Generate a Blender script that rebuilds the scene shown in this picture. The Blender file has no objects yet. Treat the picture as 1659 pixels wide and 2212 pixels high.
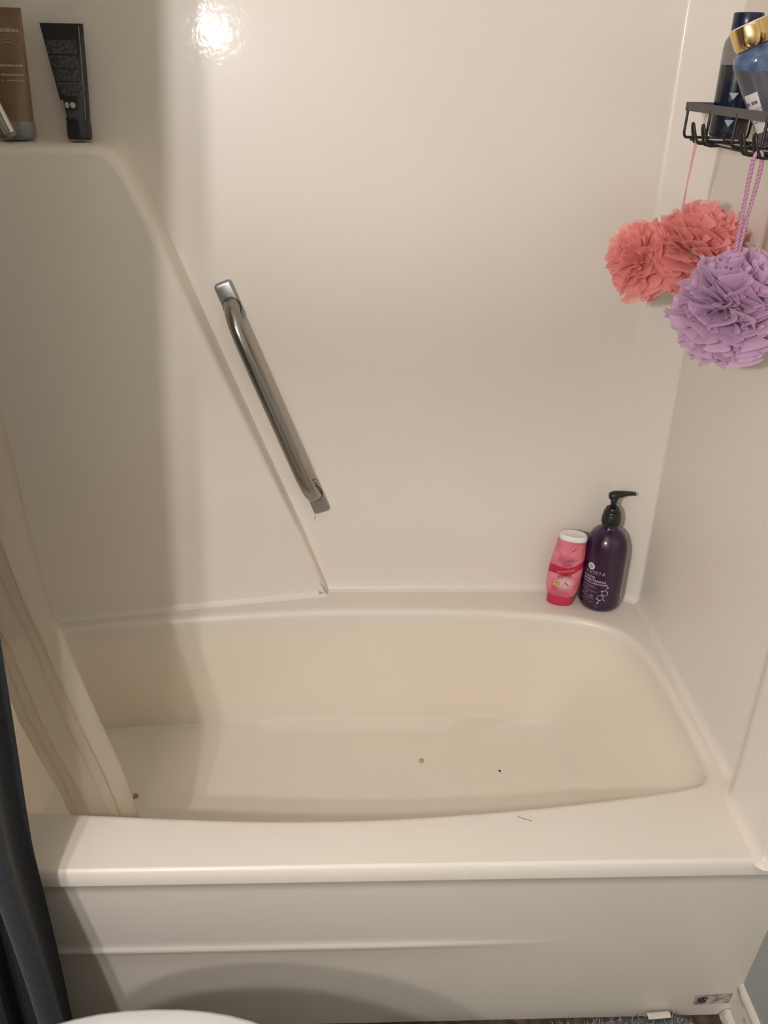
import bpy, bmesh, math, random
from mathutils import Vector, Matrix, noise

random.seed(7)
S = bpy.context.scene
C = S.collection
PI = math.pi

# ---------------------------------------------------------------- camera
FPX, IW, IH = 1900.0, 1659.0, 2212.0
cam_d = bpy.data.cameras.new('camera')
cam = bpy.data.objects.new('camera', cam_d)
C.objects.link(cam)
yaw, pitch, roll = -0.0483, 0.4735, 0.0230
fwd = Vector((-math.sin(yaw)*math.cos(pitch), math.cos(yaw)*math.cos(pitch), -math.sin(pitch)))
right = Vector((math.cos(yaw), math.sin(yaw), 0))
up = right.cross(fwd)
r2 = math.cos(roll)*right + math.sin(roll)*up
u2 = -math.sin(roll)*right + math.cos(roll)*up
M = Matrix((r2, u2, -fwd)).transposed().to_4x4()
M.translation = Vector((-0.6404, -0.9013, 1.3933))
cam.matrix_world = M
cam_d.sensor_fit = 'VERTICAL'
cam_d.sensor_height = 24.0
cam_d.lens = FPX*24.0/IH
cam_d.clip_start = 0.02
S.camera = cam

# ---------------------------------------------------------------- world, exposure
w = bpy.data.worlds.new('world'); S.world = w
w.use_nodes = True
w.node_tree.nodes['Background'].inputs[0].default_value = (0.9, 0.85, 0.8, 1)
w.node_tree.nodes['Background'].inputs[1].default_value = 0.02
S.view_settings.view_transform = 'Standard'
S.view_settings.look = 'None'
S.view_settings.gamma = 1.0
S.view_settings.use_curve_mapping = False
S.view_settings.exposure = 0.0
BULB_POWER = 1360.0
BULB_COLOR = (1.0, 0.95, 0.945)
BULB_R = .025
BULBS = [(-1.09, -1.05, 1.47), (-1.21, -1.30, 1.55)]

# ---------------------------------------------------------------- dimensions
H = 0.3488          # tub rim
FZ = -0.088         # floor
YB = 0.76           # back wall
XL = -1.40          # left wall
XR = 0.036          # painted right wall
YF = -2.05          # wall behind the photographer
CEIL = 2.36

# ---------------------------------------------------------------- helpers
def tag(o, label=None, cat=None, group=None, kind=None):
    if label: o['label'] = label
    if cat: o['category'] = cat
    if group: o['group'] = group
    if kind: o['kind'] = kind
    return o

def empty(name, loc=(0, 0, 0), rot=(0, 0, 0), label=None, cat=None, group=None):
    o = bpy.data.objects.new(name, None)
    C.objects.link(o)
    o.location = loc; o.rotation_euler = rot
    o.empty_display_size = 0.05
    return tag(o, label, cat, group)

class MB:
    """collects vertices and faces, builds one mesh object"""
    def __init__(s): s.v = []; s.f = []; s.mi = []; s.cur = 0
    def add(s, vs, fs):
        b = len(s.v); s.v += [tuple(p) for p in vs]
        for f in fs: s.f.append([b+i for i in f]); s.mi.append(s.cur)
        return s
    def box(s, a, b):
        x0, y0, z0 = a; x1, y1, z1 = b
        return s.add([(x0,y0,z0),(x1,y0,z0),(x1,y1,z0),(x0,y1,z0),(x0,y0,z1),(x1,y0,z1),(x1,y1,z1),(x0,y1,z1)],
              [(0,3,2,1),(4,5,6,7),(0,1,5,4),(1,2,6,5),(2,3,7,6),(3,0,4,7)])
    def grid(s, rows, closed=False, caps=False):
        n = len(rows[0]); vs = [p for r in rows for p in r]; fs = []
        for i in range(len(rows)-1):
            for j in range(n if closed else n-1):
                k = (j+1) % n
                fs.append((i*n+j, i*n+k, (i+1)*n+k, (i+1)*n+j))
        if caps:
            fs.append(tuple(reversed(range(n)))); o = (len(rows)-1)*n
            fs.append(tuple(range(o, o+n)))
        return s.add(vs, fs)
    def lathe(s, prof, n=40, c=(0, 0, 0), caps=True):
        rows = [[(c[0]+r*math.cos(2*PI*k/n), c[1]+r*math.sin(2*PI*k/n), c[2]+z) for k in range(n)] for r, z in prof]
        return s.grid(rows, True, caps)
    def tube(s, path, r, n=10, closed=False):
        P = [Vector(p) for p in path]; m = len(P)
        rr = r if isinstance(r, (list, tuple)) else [r]*m
        T = []
        for i in range(m):
            a = P[(i-1) % m] if (closed or i > 0) else P[i]
            b = P[(i+1) % m] if (closed or i < m-1) else P[i]
            T.append((b-a).normalized())
        ref = Vector((0, 0, 1))
        if abs(T[0].dot(ref)) > .9: ref = Vector((1, 0, 0))
        N = (ref - T[0]*ref.dot(T[0])).normalized()
        rows = []
        for i in range(m):
            N = (N - T[i]*N.dot(T[i])).normalized()
            B = T[i].cross(N)
            rows.append([tuple(P[i]+rr[i]*(math.cos(2*PI*k/n)*N+math.sin(2*PI*k/n)*B)) for k in range(n)])
        if closed:
            rows.append(rows[0]); return s.grid(rows, True, False)
        return s.grid(rows, True, True)
    def build(s, name, mats, parent=None, smooth=True, angle=None, bevel=None):
        me = bpy.data.meshes.new(name)
        me.from_pydata(s.v, [], s.f)
        if not isinstance(mats, (list, tuple)): mats = [mats]
        for m in mats: me.materials.append(m)
        for p, k in zip(me.polygons, s.mi): p.material_index = k
        bm = bmesh.new(); bm.from_mesh(me)
        bmesh.ops.remove_doubles(bm, verts=bm.verts, dist=1e-6)
        bmesh.ops.recalc_face_normals(bm, faces=bm.faces)
        if bevel:
            bmesh.ops.bevel(bm, geom=[e for e in bm.edges if e.is_manifold and e.calc_face_angle(0) > .6],
                            offset=bevel, segments=3, affect='EDGES', profile=.5)
        if angle is not None:
            for e in bm.edges:
                if len(e.link_faces) == 2 and e.calc_face_angle(0) > angle: e.smooth = False
        for f in bm.faces: f.smooth = smooth
        bm.to_mesh(me); bm.free()
        o = bpy.data.objects.new(name, me); C.objects.link(o)
        if parent is not None: o.parent = parent
        return o

def smooth_path(pts, sub=6, closed=False):
    P = [Vector(p) for p in pts]; n = len(P); out = []
    rng = range(n) if closed else range(n-1)
    for i in rng:
        g = lambda k: P[k % n] if closed else P[max(0, min(n-1, k))]
        a, b, c, d = g(i-1), g(i), g(i+1), g(i+2)
        for t in range(sub):
            t /= sub
            out.append(.5*((2*b)+(c-a)*t+(2*a-5*b+4*c-d)*t*t+(3*b-a-3*c+d)*t**3))
    if not closed: out.append(P[-1])
    return out

def interp(tab, z):
    """piecewise linear, tab sorted by descending first value"""
    t = sorted(tab)
    if z <= t[0][0]: return t[0][1]
    for (a, x), (b, y) in zip(t, t[1:]):
        if z <= b: return x+(y-x)*(z-a)/(b-a)
    return t[-1][1]

def sstep(a, b, x):
    t = max(0, min(1, (x-a)/(b-a))); return t*t*(3-2*t)

# ---------------------------------------------------------------- materials
def mat(name, col, rough=.5, metal=0, **kw):
    m = bpy.data.materials.new(name); m.use_nodes = True
    b = m.node_tree.nodes['Principled BSDF']
    b.inputs['Base Color'].default_value = (*col, 1)
    b.inputs['Roughness'].default_value = rough
    b.inputs['Metallic'].default_value = metal
    for k, v in kw.items(): b.inputs[k.replace('_', ' ')].default_value = v
    return m

def nodes(m): return m.node_tree.nodes, m.node_tree.links, m.node_tree.nodes['Principled BSDF']

def noise_node(m, scale, detail=3, coord='Object', rough=.5):
    N, L, b = nodes(m)
    tc = N.new('ShaderNodeTexCoord'); nz = N.new('ShaderNodeTexNoise')
    nz.inputs['Scale'].default_value = scale; nz.inputs['Detail'].default_value = detail
    nz.inputs['Roughness'].default_value = rough
    L.new(tc.outputs[coord], nz.inputs['Vector'])
    return nz

def add_bump(m, scale, strength, dist, detail=2):
    N, L, b = nodes(m)
    nz = noise_node(m, scale, detail)
    bp = N.new('ShaderNodeBump'); bp.inputs['Strength'].default_value = strength
    bp.inputs['Distance'].default_value = dist
    L.new(nz.outputs['Fac'], bp.inputs['Height'])
    if b.inputs['Normal'].is_linked: L.new(b.inputs['Normal'].links[0].from_socket, bp.inputs['Normal'])
    L.new(bp.outputs['Normal'], b.inputs['Normal'])
    if 'Coat Normal' in b.inputs: L.new(bp.outputs['Normal'], b.inputs['Coat Normal'])
    return m

def add_mottle(m, c1, c2, scale, lo=.35, hi=.65, detail=4):
    N, L, b = nodes(m)
    nz = noise_node(m, scale, detail)
    r = N.new('ShaderNodeValToRGB')
    r.color_ramp.elements[0].position = lo; r.color_ramp.elements[1].position = hi
    r.color_ramp.elements[0].color = (*c1, 1); r.color_ramp.elements[1].color = (*c2, 1)
    L.new(nz.outputs['Fac'], r.inputs['Fac']); L.new(r.outputs['Color'], b.inputs['Base Color'])
    return r

def gelcoat(name, col, col2):
    m = mat(name, col, .40, 0, Coat_Weight=.15, Coat_Roughness=.085)
    add_mottle(m, col, col2, 2.2, .3, .7)
    add_bump(m, 4.0, .25, .004, 1)
    add_bump(m, 75.0, .22, .0008, 2)
    return m

GEL = gelcoat('almond_gelcoat', (.78, .71, .625), (.80, .735, .655))
# tub basin: yellowed by use, strongest low on the walls
TUB = gelcoat('almond_gelcoat_tub', (.78, .71, .625), (.80, .735, .655))
def yellow_tub(m):
    N, L, b = nodes(m)
    base = b.inputs['Base Color'].links[0].from_socket
    tc = N.new('ShaderNodeTexCoord'); sp = N.new('ShaderNodeSeparateXYZ')
    L.new(tc.outputs['Object'], sp.inputs[0])
    mr = N.new('ShaderNodeMapRange'); mr.interpolation_type = 'SMOOTHSTEP'
    mr.inputs['From Min'].default_value = .34; mr.inputs['From Max'].default_value = .28
    L.new(sp.outputs['Z'], mr.inputs['Value'])
    nz = noise_node(m, 3.5, 4)
    m2 = N.new('ShaderNodeMapRange'); m2.inputs['From Min'].default_value = .3; m2.inputs['From Max'].default_value = .7
    m2.inputs['To Min'].default_value = .55; m2.inputs['To Max'].default_value = 1.0
    L.new(nz.outputs['Fac'], m2.inputs['Value'])
    mr3 = N.new('ShaderNodeMapRange'); mr3.interpolation_type = 'SMOOTHSTEP'
    mr3.inputs['From Min'].default_value = .074; mr3.inputs['From Max'].default_value = .13; mr3.inputs['To Min'].default_value = .35
    L.new(sp.outputs['Z'], mr3.inputs['Value'])
    mu3 = N.new('ShaderNodeMath'); mu3.operation = 'MULTIPLY'; L.new(mr.outputs[0], mu3.inputs[0]); L.new(mr3.outputs[0], mu3.inputs[1])
    mu = N.new('ShaderNodeMath'); mu.operation = 'MULTIPLY'
    L.new(mu3.outputs[0], mu.inputs[0]); L.new(m2.outputs[0], mu.inputs[1])
    mx = N.new('ShaderNodeMix'); mx.data_type = 'RGBA'
    mx.inputs['B'].default_value = (.86, .77, .63, 1)
    L.new(mu.outputs[0], mx.inputs['Factor']); L.new(base, mx.inputs['A'])
    L.new(mx.outputs['Result'], b.inputs['Base Color'])
yellow_tub(TUB)

PAINT = mat('sage_grey_paint', (.36, .375, .345), .55); add_bump(PAINT, 160, .15, .0008)
CEILM = mat('ceiling_white', (.82, .76, .66), .8)
FLOOR = mat('dark_vinyl', (.05, .035, .022), .45); add_mottle(FLOOR, (.03, .02, .013), (.10, .07, .045), 60)
TRIM = mat('chipped_white_trim', (.70, .66, .60), .5)
add_mottle(TRIM, (.36, .29, .21), (.66, .62, .56), 38, .30, .46)
NICKEL = mat('brushed_nickel', (.33, .315, .29), .24, 1.0); add_bump(NICKEL, 300, .06, .0003)
NICKELP = mat('satin_nickel_plate', (.42, .42, .42), .38, 1.0)
DARKGAP = mat('dark_gap', (.03, .03, .03), .6)
BLACKM = mat('black_powder_coat', (.009, .008, .007), .42)
BLACKRIM = mat('worn_black_rim', (.095, .088, .078), .6)
WHITEP = mat('white_plastic', (.82, .81, .78), .35)
PORC = mat('porcelain', (.68, .70, .69), .12, 0, Coat_Weight=.4, Coat_Roughness=.04)
CHROME = mat('chrome', (.75, .75, .75), .1, 1.0)

# ---------------------------------------------------------------- room shell
def quad(name, pts, m, kind='structure', parent=None):
    o = MB().add(pts, [tuple(range(len(pts)))]).build(name, m, parent, smooth=False)
    if parent is None: tag(o, kind=kind)
    return o

floor = MB().box((XL-.05, YF-.05, FZ-.06), (XR+.05, YB+.08, FZ)).build('floor', FLOOR, None, False)
tag(floor, 'dark brown vinyl bathroom floor below the tub', 'floor', kind='structure')
ceil = MB().box((XL-.05, YF-.05, CEIL), (XR+.09, YB+.08, CEIL+.05)).build('ceiling', CEILM, None, False)
tag(ceil, 'white bathroom ceiling above the tub alcove', 'ceiling', kind='structure')
wl = MB().box((XL-.06, YF-.05, FZ), (XL, YB+.08, CEIL)).build('wall_left', PAINT, None, False)
tag(wl, 'grey painted bathroom wall behind the shower curtain', 'wall', kind='structure')
wf = MB().box((XL-.05, YF-.06, FZ), (XR+.06, YF, CEIL)).build('wall_front', PAINT, None, False)
tag(wf, 'grey painted bathroom wall facing the tub', 'wall', kind='structure')
wro = MB().box((XR, YF-.05, FZ), (XR+.06, .10, CEIL)).build('wall_side', PAINT, None, False)
tag(wro, 'sage grey painted wall strip beside the tub apron', 'wall', kind='structure')

def sweep(plan, prof, name, m, parent=None):
    """plan: list of (x,y); prof rows: (inward offset, z). inward = right of travel direction"""
    P = [Vector((x, y)) for x, y in plan]; n = len(P); off = []
    for i in range(n):
        ns = []
        if i > 0: d = (P[i]-P[i-1]).normalized(); ns.append(Vector((d.y, -d.x)))
        if i < n-1: d = (P[i+1]-P[i]).normalized(); ns.append(Vector((d.y, -d.x)))
        a = sum(ns, Vector((0, 0))).normalized()
        off.append(a/max(.4, a.dot(ns[0])))
    rows = [[(P[i].x+off[i].x*o, P[i].y+off[i].y*o, z) for i in range(n)] for o, z in prof]
    return MB().grid(rows).build(name, m, parent, True, angle=.5)

def corner(a, b, c, r, k=5):
    """replace corner b by a small arc"""
    a, b, c = Vector(a), Vector(b), Vector(c)
    p = b+(a-b).normalized()*r; q = b+(c-b).normalized()*r
    return [tuple((1-t)**2*p+2*t*(1-t)*b+t*t*q) for t in [i/k for i in range(k+1)]]

A = (-.0752, YB); B = (0.0, .6994)
COL = -.0211
coves = [(0, CEIL), (0, H+.40), (0, H+.014), (.0015, H+.008), (.005, H+.003), (.012, H+.0004), (.016, H-.004)]
planb = [(XL, YB), (-.9, YB), (-.4, YB)] + corner((-.4, YB), A, B, .006, 3)
planb += [tuple(Vector(B)+(Vector(A)-Vector(B))*.04)]
wall_back = sweep(planb, coves, 'wall_back', GEL)
tag(wall_back, 'almond molded shower surround back wall above the tub', 'wall', kind='structure')
planr = [tuple(Vector(B)+(Vector(A)-Vector(B))*.04)] + corner(A, B, (0, .16), .004, 3)
planr += corner(B, (0, .165), (COL, .128), .012, 4) + corner((0, .165), (COL, .128), (COL, 0), .012, 4)
planr += corner((COL, .128), (COL, .002), (XR+.02, .002), .004, 3) + [(XR+.02, .002)]
wall_right = sweep(planr, coves, 'wall_right', GEL)
tag(wall_right, 'almond molded shower surround side wall behind the wire caddy', 'wall', kind='structure')

# molded ledge: proud wedge on the back wall, shelf on top and sloping edge down to the tub
def py(x): return .738+.172*(x+.69)
front = [(XL, 1.247), (-1.25, 1.247), (-1.12, 1.247), (-1.075, 1.247), (-1.052, 1.244), (-1.036, 1.234), (-1.026, 1.215), (-1.015, 1.19),
         (-.968, 1.076), (-.905, .906), (-.814, .673), (-.75, .515), (-.700, .385), (-.682, H-.005)]
back = [(XL, 1.265), (-1.25, 1.265), (-1.12, 1.265), (-1.065, 1.265), (-1.043, 1.263), (-1.026, 1.255), (-1.014, 1.236), (-1.001, 1.208),
        (-.951, 1.076), (-.885, .900), (-.794, .663), (-.735, .510), (-.690, .383), (-.676, H-.005)]
rows = []
def lrow(ff, fb, dy):   # ff: blend front->back of the x,z outline, fb: blend of depth
    r = []
    for (x0, z0), (x1, z1) in zip(front, back):
        x = x0+(x1-x0)*ff; z = z0+(z1-z0)*ff
        yf = py(x0); d = YB-yf
        r.append((x, yf+max(0, d)*fb+dy, z))
    return r
rowsL = [lrow(0, 0, 0), lrow(.25, .02, .000), lrow(.5, .07, .0), lrow(.72, .15, 0), lrow(.82, .27, 0), lrow(.86, .6, 0), lrow(.92, .86, 0), lrow(1.08, 1.0, .001)]
mb = MB(); mb.grid(rowsL)
# front face of the wedge down to the deck with a small cove
fr = rowsL[0]
n = len(fr)
mid = []
for (x, y, z) in fr:
    mid.append((x, y, H+.012 if z > H+.012 else z))
face = [fr, [(x, y, max(H+.012, min(z, H+.2))) for x, y, z in fr], mid]
cov = [[(x, y-.004, H+.004) for x, y, z in fr], [(x, y-.014, H-.002) for x, y, z in fr]]
mb.grid(face+cov)
ledge = mb.build('molded_ledge', GEL, wall_back, True, angle=.7)

# rust trickle below the grab bar and mounting marks are small flat stains on the back wall
RUST = mat('rust_trickle', (.34, .26, .16), .5)
mb = MB()
zz = .545
for k in range(9):
    x = -.7065+random.uniform(-.0012, .0012); h = random.uniform(.002, .004); wd = random.uniform(.0004, .0009)
    mb.box((x-wd, YB-.0006, zz-h), (x+wd, YB+.0004, zz)); zz -= h*random.uniform(.9, 1.3)
mb.build('rust_stain', RUST, wall_back, False)

# ---------------------------------------------------------------- bathtub
tub = empty('bathtub', (-.69, .38, 0), label='almond built-in bathtub with wide rim and plain apron', cat='bathtub')
T0 = Vector((-.69, .38, 0))
rim_pts = [(-1.25, .610), (-1.10, .640), (-.95, .660), (-.69, .684), (-.39, .680), (-.25, .668), (-.150, .648), (-.085, .615), (-.047, .565), (-.030, .49),
           (-.022, .38), (-.020, .26), (-.024, .200), (-.040, .166), (-.0800, .145), (-.25, .117), (-.42, .098), (-.58, .0875), (-.70, .086),
           (-.816, .089), (-1.0, .102), (-1.1417, .1146), (-1.25, .135), (-1.32, .20), (-1.345, .35), (-1.335, .50), (-1.305, .58)]
flo_pts = [(-1.18, .622), (-1.06, .636), (-.93, .642), (-.69, .654), (-.42, .654), (-.32, .650), (-.24, .640), (-.205, .615), (-.198, .56), (-.200, .49),
           (-.204, .40), (-.208, .33), (-.218, .275), (-.24, .235), (-.29, .205), (-.38, .190), (-.48, .180), (-.60, .172), (-.70, .170),
           (-.80, .172), (-.96, .180), (-1.08, .190), (-1.16, .205), (-1.215, .25), (-1.23, .37), (-1.225, .50), (-1.205, .590)]
SUB = 9
rim = smooth_path([(x, y, 0) for x, y in rim_pts], SUB, True)
flo = smooth_path([(x, y, 0) for x, y in flo_pts], SUB, True)
NR = len(rim)
cen = Vector((-.68, .39, 0))
nrm = []
for i in range(NR):
    d = (rim[(i+1) % NR]-rim[i-1]).normalized(); nn = Vector((d.y, -d.x, 0))
    if nn.dot(cen-rim[i]) < 0: nn = -nn
    nrm.append(nn)
YLIP = .008
x0, x1, y0, y1 = XL, XR, YLIP, YB
outer = []
for i in range(NR):
    d = rim[i]-cen
    t = min([( (x1 if d.x > 0 else x0)-cen.x)/d.x if abs(d.x) > 1e-9 else 9e9, ((y1 if d.y > 0 else y0)-cen.y)/d.y if abs(d.y) > 1e-9 else 9e9])
    outer.append(cen+d*t)
for cx, cy in ((x0, y0), (x0, y1), (x1, y0), (x1, y1)):
    k = min(range(NR), key=lambda i: (outer[i].x-cx)**2+(outer[i].y-cy)**2)
    outer[k] = Vector((cx, cy, 0))
def ring(base, z, ins=0, tgt=None, a=0):
    out = []
    for i in range(NR):
        p = base[i]+nrm[i]*ins
        if tgt: p = p*(1-a)+tgt[i]*a
        out.append((p.x-T0.x, p.y-T0.y, z))
    return out
rows = [[(p.x-T0.x, p.y-T0.y, H) for p in outer]]
rows += [ [((outer[i]*.5+rim[i]*.5).x-T0.x, (outer[i]*.5+rim[i]*.5).y-T0.y, H) for i in range(NR)] ]
rows += [ring(rim, H, -.003), ring(rim, H-.0006, .002), ring(rim, H-.003, .0065), ring(rim, H-.008, .0105), ring(rim, H-.015, .0125)]
ZF = .072
prof = [(.0, H-.03), (.15, .275), (.32, .225), (.48, .180), (.62, .140), (.74, .108), (.82, .0925), (.89, .0830), (.945, .0770), (.985, .0742), (1.02, .0730)]
for a, z in prof: rows.append(ring(rim, z, .013, flo, a))
fc = Vector((-.72, .40, 0))
for s, z in ((.80, .071), (.5, .070), (.2, .069)):
    rows.append([((fc+(flo[i]-fc)*s).x-T0.x, (fc+(flo[i]-fc)*s).y-T0.y, z) for i in range(NR)])
mb = MB(); mb.grid(rows, True)
mb.add(rows[-1], [tuple(range(NR))])
basin = mb.build('basin', TUB, tub, True, angle=1.2)

# apron with rolled lip and a shallow crease
mb = MB(); rowsA = []
NX = 90
for k in range(NX+1):
    x = XL+(XR-XL)*k/NX
    bead = (1-sstep(-.62, -.22, x))*.0035
    av = lambda z: .009+(.318-z)*.100
    pr = [(YLIP, H), (YLIP-.003, H-.0015), (YLIP-.0055, H-.005), (.001, H-.015), (-.0005, H-.026), (.0, H-.0285), (.002, H-.0302), (.0055, H-.031)]
    pr += [(av(z)+d, z) for z, d in ((H-.034, 0), (.29, 0), (.24, 0), (.165, 0), (.154, 0), (.150, -.4*bead), (.146, -bead), (.141, -bead), (.136, -.6*bead), (.130, -.2*bead), (.08, 0), (.0, 0), (FZ, 0))]
    rowsA.append([(x-T0.x, y-T0.y, z) for y, z in pr])
mb.grid(rowsA)
apron = mb.build('apron', GEL, tub, True, angle=.9)
# worn sticker at the lower corner of the apron
STK = mat('worn_sticker', (.52, .46, .40), .6); add_mottle(STK, (.22, .18, .16), (.60, .53, .46), 95, .36, .56)
INK = mat('dark_purple_ink', (.035, .02, .05), .5)
def ap(x, z, lift=.0006): return (x-T0.x, .009+(.318-z)*.10-lift-T0.y, z)
stk = MB().add([ap(-.0385, -.0540), ap(.0250, -.0500), ap(.0255, -.0200), ap(-.0405, -.0240)], [(0, 1, 2, 3)]).build('sticker', STK, tub, False)
tag(stk, 'worn grubby sticker on the lower apron corner')
mb = MB()
mb.tube([ap(-.0243+.0085*math.cos(a), -.0375+.0070*math.sin(a), .0012) for a in [PI*.15+i*PI*1.6/16 for i in range(17)]], .0013, 6)
mb.tube([ap(-.0285, -.040, .0012), ap(-.0245, -.0355, .0012), ap(-.0215, -.039, .0012)], .0018, 6)
mb.build('sticker_mark', INK, stk, True)

# ---------------------------------------------------------------- grab bar
bar_root = empty('grab_bar', (-.78, YB, .783), label='slanted brushed nickel grab bar on the surround back wall', cat='grab bar')
U0 = Vector((-.858, 0, .988)); U1 = Vector((-.703, 0, .580))
ax = (U1-U0).normalized(); sd = Vector((ax.z, 0, -ax.x)); cb = Vector((-.78, YB, .783))
def plate(c, flip):
    """rounded rectangular flange with soft edge"""
    mb = MB(); rows = []
    hw, hl, rr = .0175, .0375, .007
    out = []
    for cxs, cys, a0 in ((1, 1, 0), (-1, 1, PI/2), (-1, -1, PI), (1, -1, 3*PI/2)):
        for k in range(6):
            a = a0+k*PI/10
            out.append(((hw-rr)*cxs+rr*math.cos(a), (hl-rr)*cys+rr*math.sin(a)))
    for ins, d in ((0, 0), (0, .008), (.0015, .0105), (.004, .0115)):
        row = []
        for (a, b) in out:
            f = 1-ins/max(hw, .01)
            p = c+sd*(a*f)+ax*(b*(1-ins/hl))
            row.append((p.x-cb.x, -d, p.z-cb.z))
        rows.append(row)
    mb.grid(rows, True, True)
    return mb.build('flange', NICKELP, bar_root, True, angle=.9)
p0 = plate(U0, 1); p1 = plate(U1, -1)
so = .052
pa = U0+ax*.004; pb = U1-ax*.004
path = [(pa, .006), (pa+ax*.006, .018), (pa+ax*.018, .034), (pa+ax*.040, .046), (pa+ax*.075, so), (pa+ax*.13, so+.001)]
path += [(pa+(pb-pa)*t, so+.001) for t in (.42, .5, .58)]
path += [(pb-ax*.13, so+.001), (pb-ax*.075, so), (pb-ax*.040, .046), (pb-ax*.018, .034), (pb-ax*.006, .018), (pb, .006)]
pp = smooth_path([(q.x-cb.x, -d, q.z-cb.z) for q, d in path], 5)
MB().tube(pp, .0148, 24).build('bar', NICKEL, bar_root)
for q, s in ((pa+ax*.003, 1), (pb-ax*.003, -1)):
    ringp = [(q.x-cb.x+(sd*math.cos(a)*.0165+ax*(math.sin(a)*.0185+s*.004)).x, -.0115, q.z-cb.z+(sd*math.cos(a)*.0165+ax*(math.sin(a)*.0185+s*.004)).z) for a in [2*PI*i/28 for i in range(28)]]
    MB().tube(ringp, .0011, 6, True).build('gap_ring', DARKGAP, bar_root)  # thin dark ring drawn for the gap between bar and flange

# ---------------------------------------------------------------- printed text helper
def text2d(body, size, align='LEFT', font_scale=1.0, bold=0.0, spacing=1.0):
    cu = bpy.data.curves.new('txt', 'FONT'); cu.body = body; cu.size = size; cu.align_x = align
    cu.resolution_u = 2; cu.offset = bold; cu.space_character = spacing
    o = bpy.data.objects.new('txt', cu); C.objects.link(o)
    dg = bpy.context.evaluated_depsgraph_get()
    me = bpy.data.meshes.new_from_object(o.evaluated_get(dg))
    vs = [(v.co.x*font_scale, v.co.y) for v in me.vertices]; fs = [tuple(p.vertices) for p in me.polygons]
    bpy.data.objects.remove(o); bpy.data.curves.remove(cu); bpy.data.meshes.remove(me)
    return vs, fs

def rect2d(x0, y0, x1, y1, n=1):
    vs = []; fs = []
    for i in range(n+1):
        x = x0+(x1-x0)*i/n; vs += [(x, y0), (x, y1)]
    for i in range(n): fs.append((2*i, 2*i+2, 2*i+3, 2*i+1))
    return vs, fs

def disc2d(cx, cy, rx, ry, n=20, inner=None):
    if inner is None:
        vs = [(cx+rx*math.cos(2*PI*k/n), cy+ry*math.sin(2*PI*k/n)) for k in range(n)]
        return vs, [tuple(range(n))]
    vs = []; fs = []
    for k in range(n):
        a = 2*PI*k/n
        vs += [(cx+rx*math.cos(a), cy+ry*math.sin(a)), (cx+rx*inner*math.cos(a), cy+ry*inner*math.sin(a))]
    for k in range(n):
        j = (k+1) % n; fs.append((2*k, 2*j, 2*j+1, 2*k+1))
    return vs, fs

def line2d(a, b, w):
    dx, dy = b[0]-a[0], b[1]-a[1]; l = math.hypot(dx, dy); nx, ny = -dy/l*w/2, dx/l*w/2
    return [(a[0]+nx, a[1]+ny), (a[0]-nx, a[1]-ny), (b[0]-nx, b[1]-ny), (b[0]+nx, b[1]+ny)], [(0, 1, 2, 3)]

def wrap(name, pieces, fn, m, parent):
    mb = MB()
    for vs, fs in pieces: mb.add([fn(u, v) for u, v in vs], fs)
    return mb.build(name, m, parent, False)

def scribble(x0, y, x1, h, seed):
    """a row of tiny illegible print"""
    rnd = random.Random(seed); out = []; x = x0
    while x < x1:
        wd = h*rnd.uniform(.5, 1.6)
        if rnd.random() > .16: out.append(rect2d(x, y, min(x1, x+wd*.86), y+h*rnd.uniform(.75, 1)))
        x += wd
    return out

# ---------------------------------------------------------------- purple pump bottle
pump = empty('pump_bottle', (-.0885, .7035, H+.0005), (0, 0, math.radians(-19)),
             label='dark purple conditioner bottle with black pump on the tub corner', cat='bottle')
PUR = mat('purple_plastic', (.030, .0065, .036), .22, 0, Coat_Weight=.3, Coat_Roughness=.08)
BLK = mat('black_plastic', (.012, .013, .013), .32)
RB = .0455
prof = [(.020, .0015), (.036, 0), (.0415, .002), (.0445, .007), (RB, .014), (RB, .06), (RB, .11), (RB, .132), (.0448, .142), (.0428, .153), (.0392, .164), (.0335, .174),
        (.0262, .1815), (.0195, .1855), (.0172, .188), (.0168, .199)]
MB().lathe(prof, 64).build('body', PUR, pump, angle=1.0)
cp = [(.016, .1955), (.0186, .196), (.0192, .198), (.0190, .214), (.0188, .2155), (.0178, .217), (.0178, .222), (.0165, .2245), (.0140, .2255), (.0140, .2305), (.0125, .2325), (.0072, .233), (.0072, .234)]
col = MB().lathe(cp, 40).build('collar', BLK, pump, angle=.7)
mb = MB()
for k in range(36):
    a = 2*PI*k/36
    mb.tube([(.0190*math.cos(a), .0190*math.sin(a), .199), (.0188*math.cos(a), .0188*math.sin(a), .213)], .0006, 5)
mb.build('collar_rib', BLK, col)
mb = MB(); mb.lathe([(.0062, .225), (.0062, .240), (.0068, .247), (.0085, .254)], 20)
mb.build('stem', BLK, pump)
sec = [(-.0125, .2585, .0015, .002), (-.0118, .2585, .0065, .0055), (-.0085, .2590, .0098, .0082), (-.002, .2600, .0105, .0092), (.006, .2612, .0098, .0085), (.014, .2625, .0085, .0068),
       (.024, .2638, .0068, .0050), (.034, .2640, .0055, .0042), (.0405, .2634, .0048, .0038), (.0425, .2625, .0042, .0034)]
rws = []
for x, z, wy, wz in sec:
    rws.append([(x, wy*math.cos(2*PI*k/20), z+wz*math.sin(2*PI*k/20)) for k in range(20)])
hd = MB().grid(rws, True, True).build('nozzle', BLK, pump)
hd.rotation_euler = (0, 0, math.radians(19))
PRN = mat('pale_lilac_print', (.50, .44, .52), .5)
PRD = mat('dim_lilac_print', (.30, .24, .33), .5)
SIL = mat('silver_emblem', (.72, .74, .74), .30, .35)
GRY = mat('grey_emblem', (.34, .38, .37), .4)
WLAB = mat('white_sticker', (.66, .58, .54), .5); add_mottle(WLAB, (.50, .42, .40), (.74, .66, .62), 120)
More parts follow.
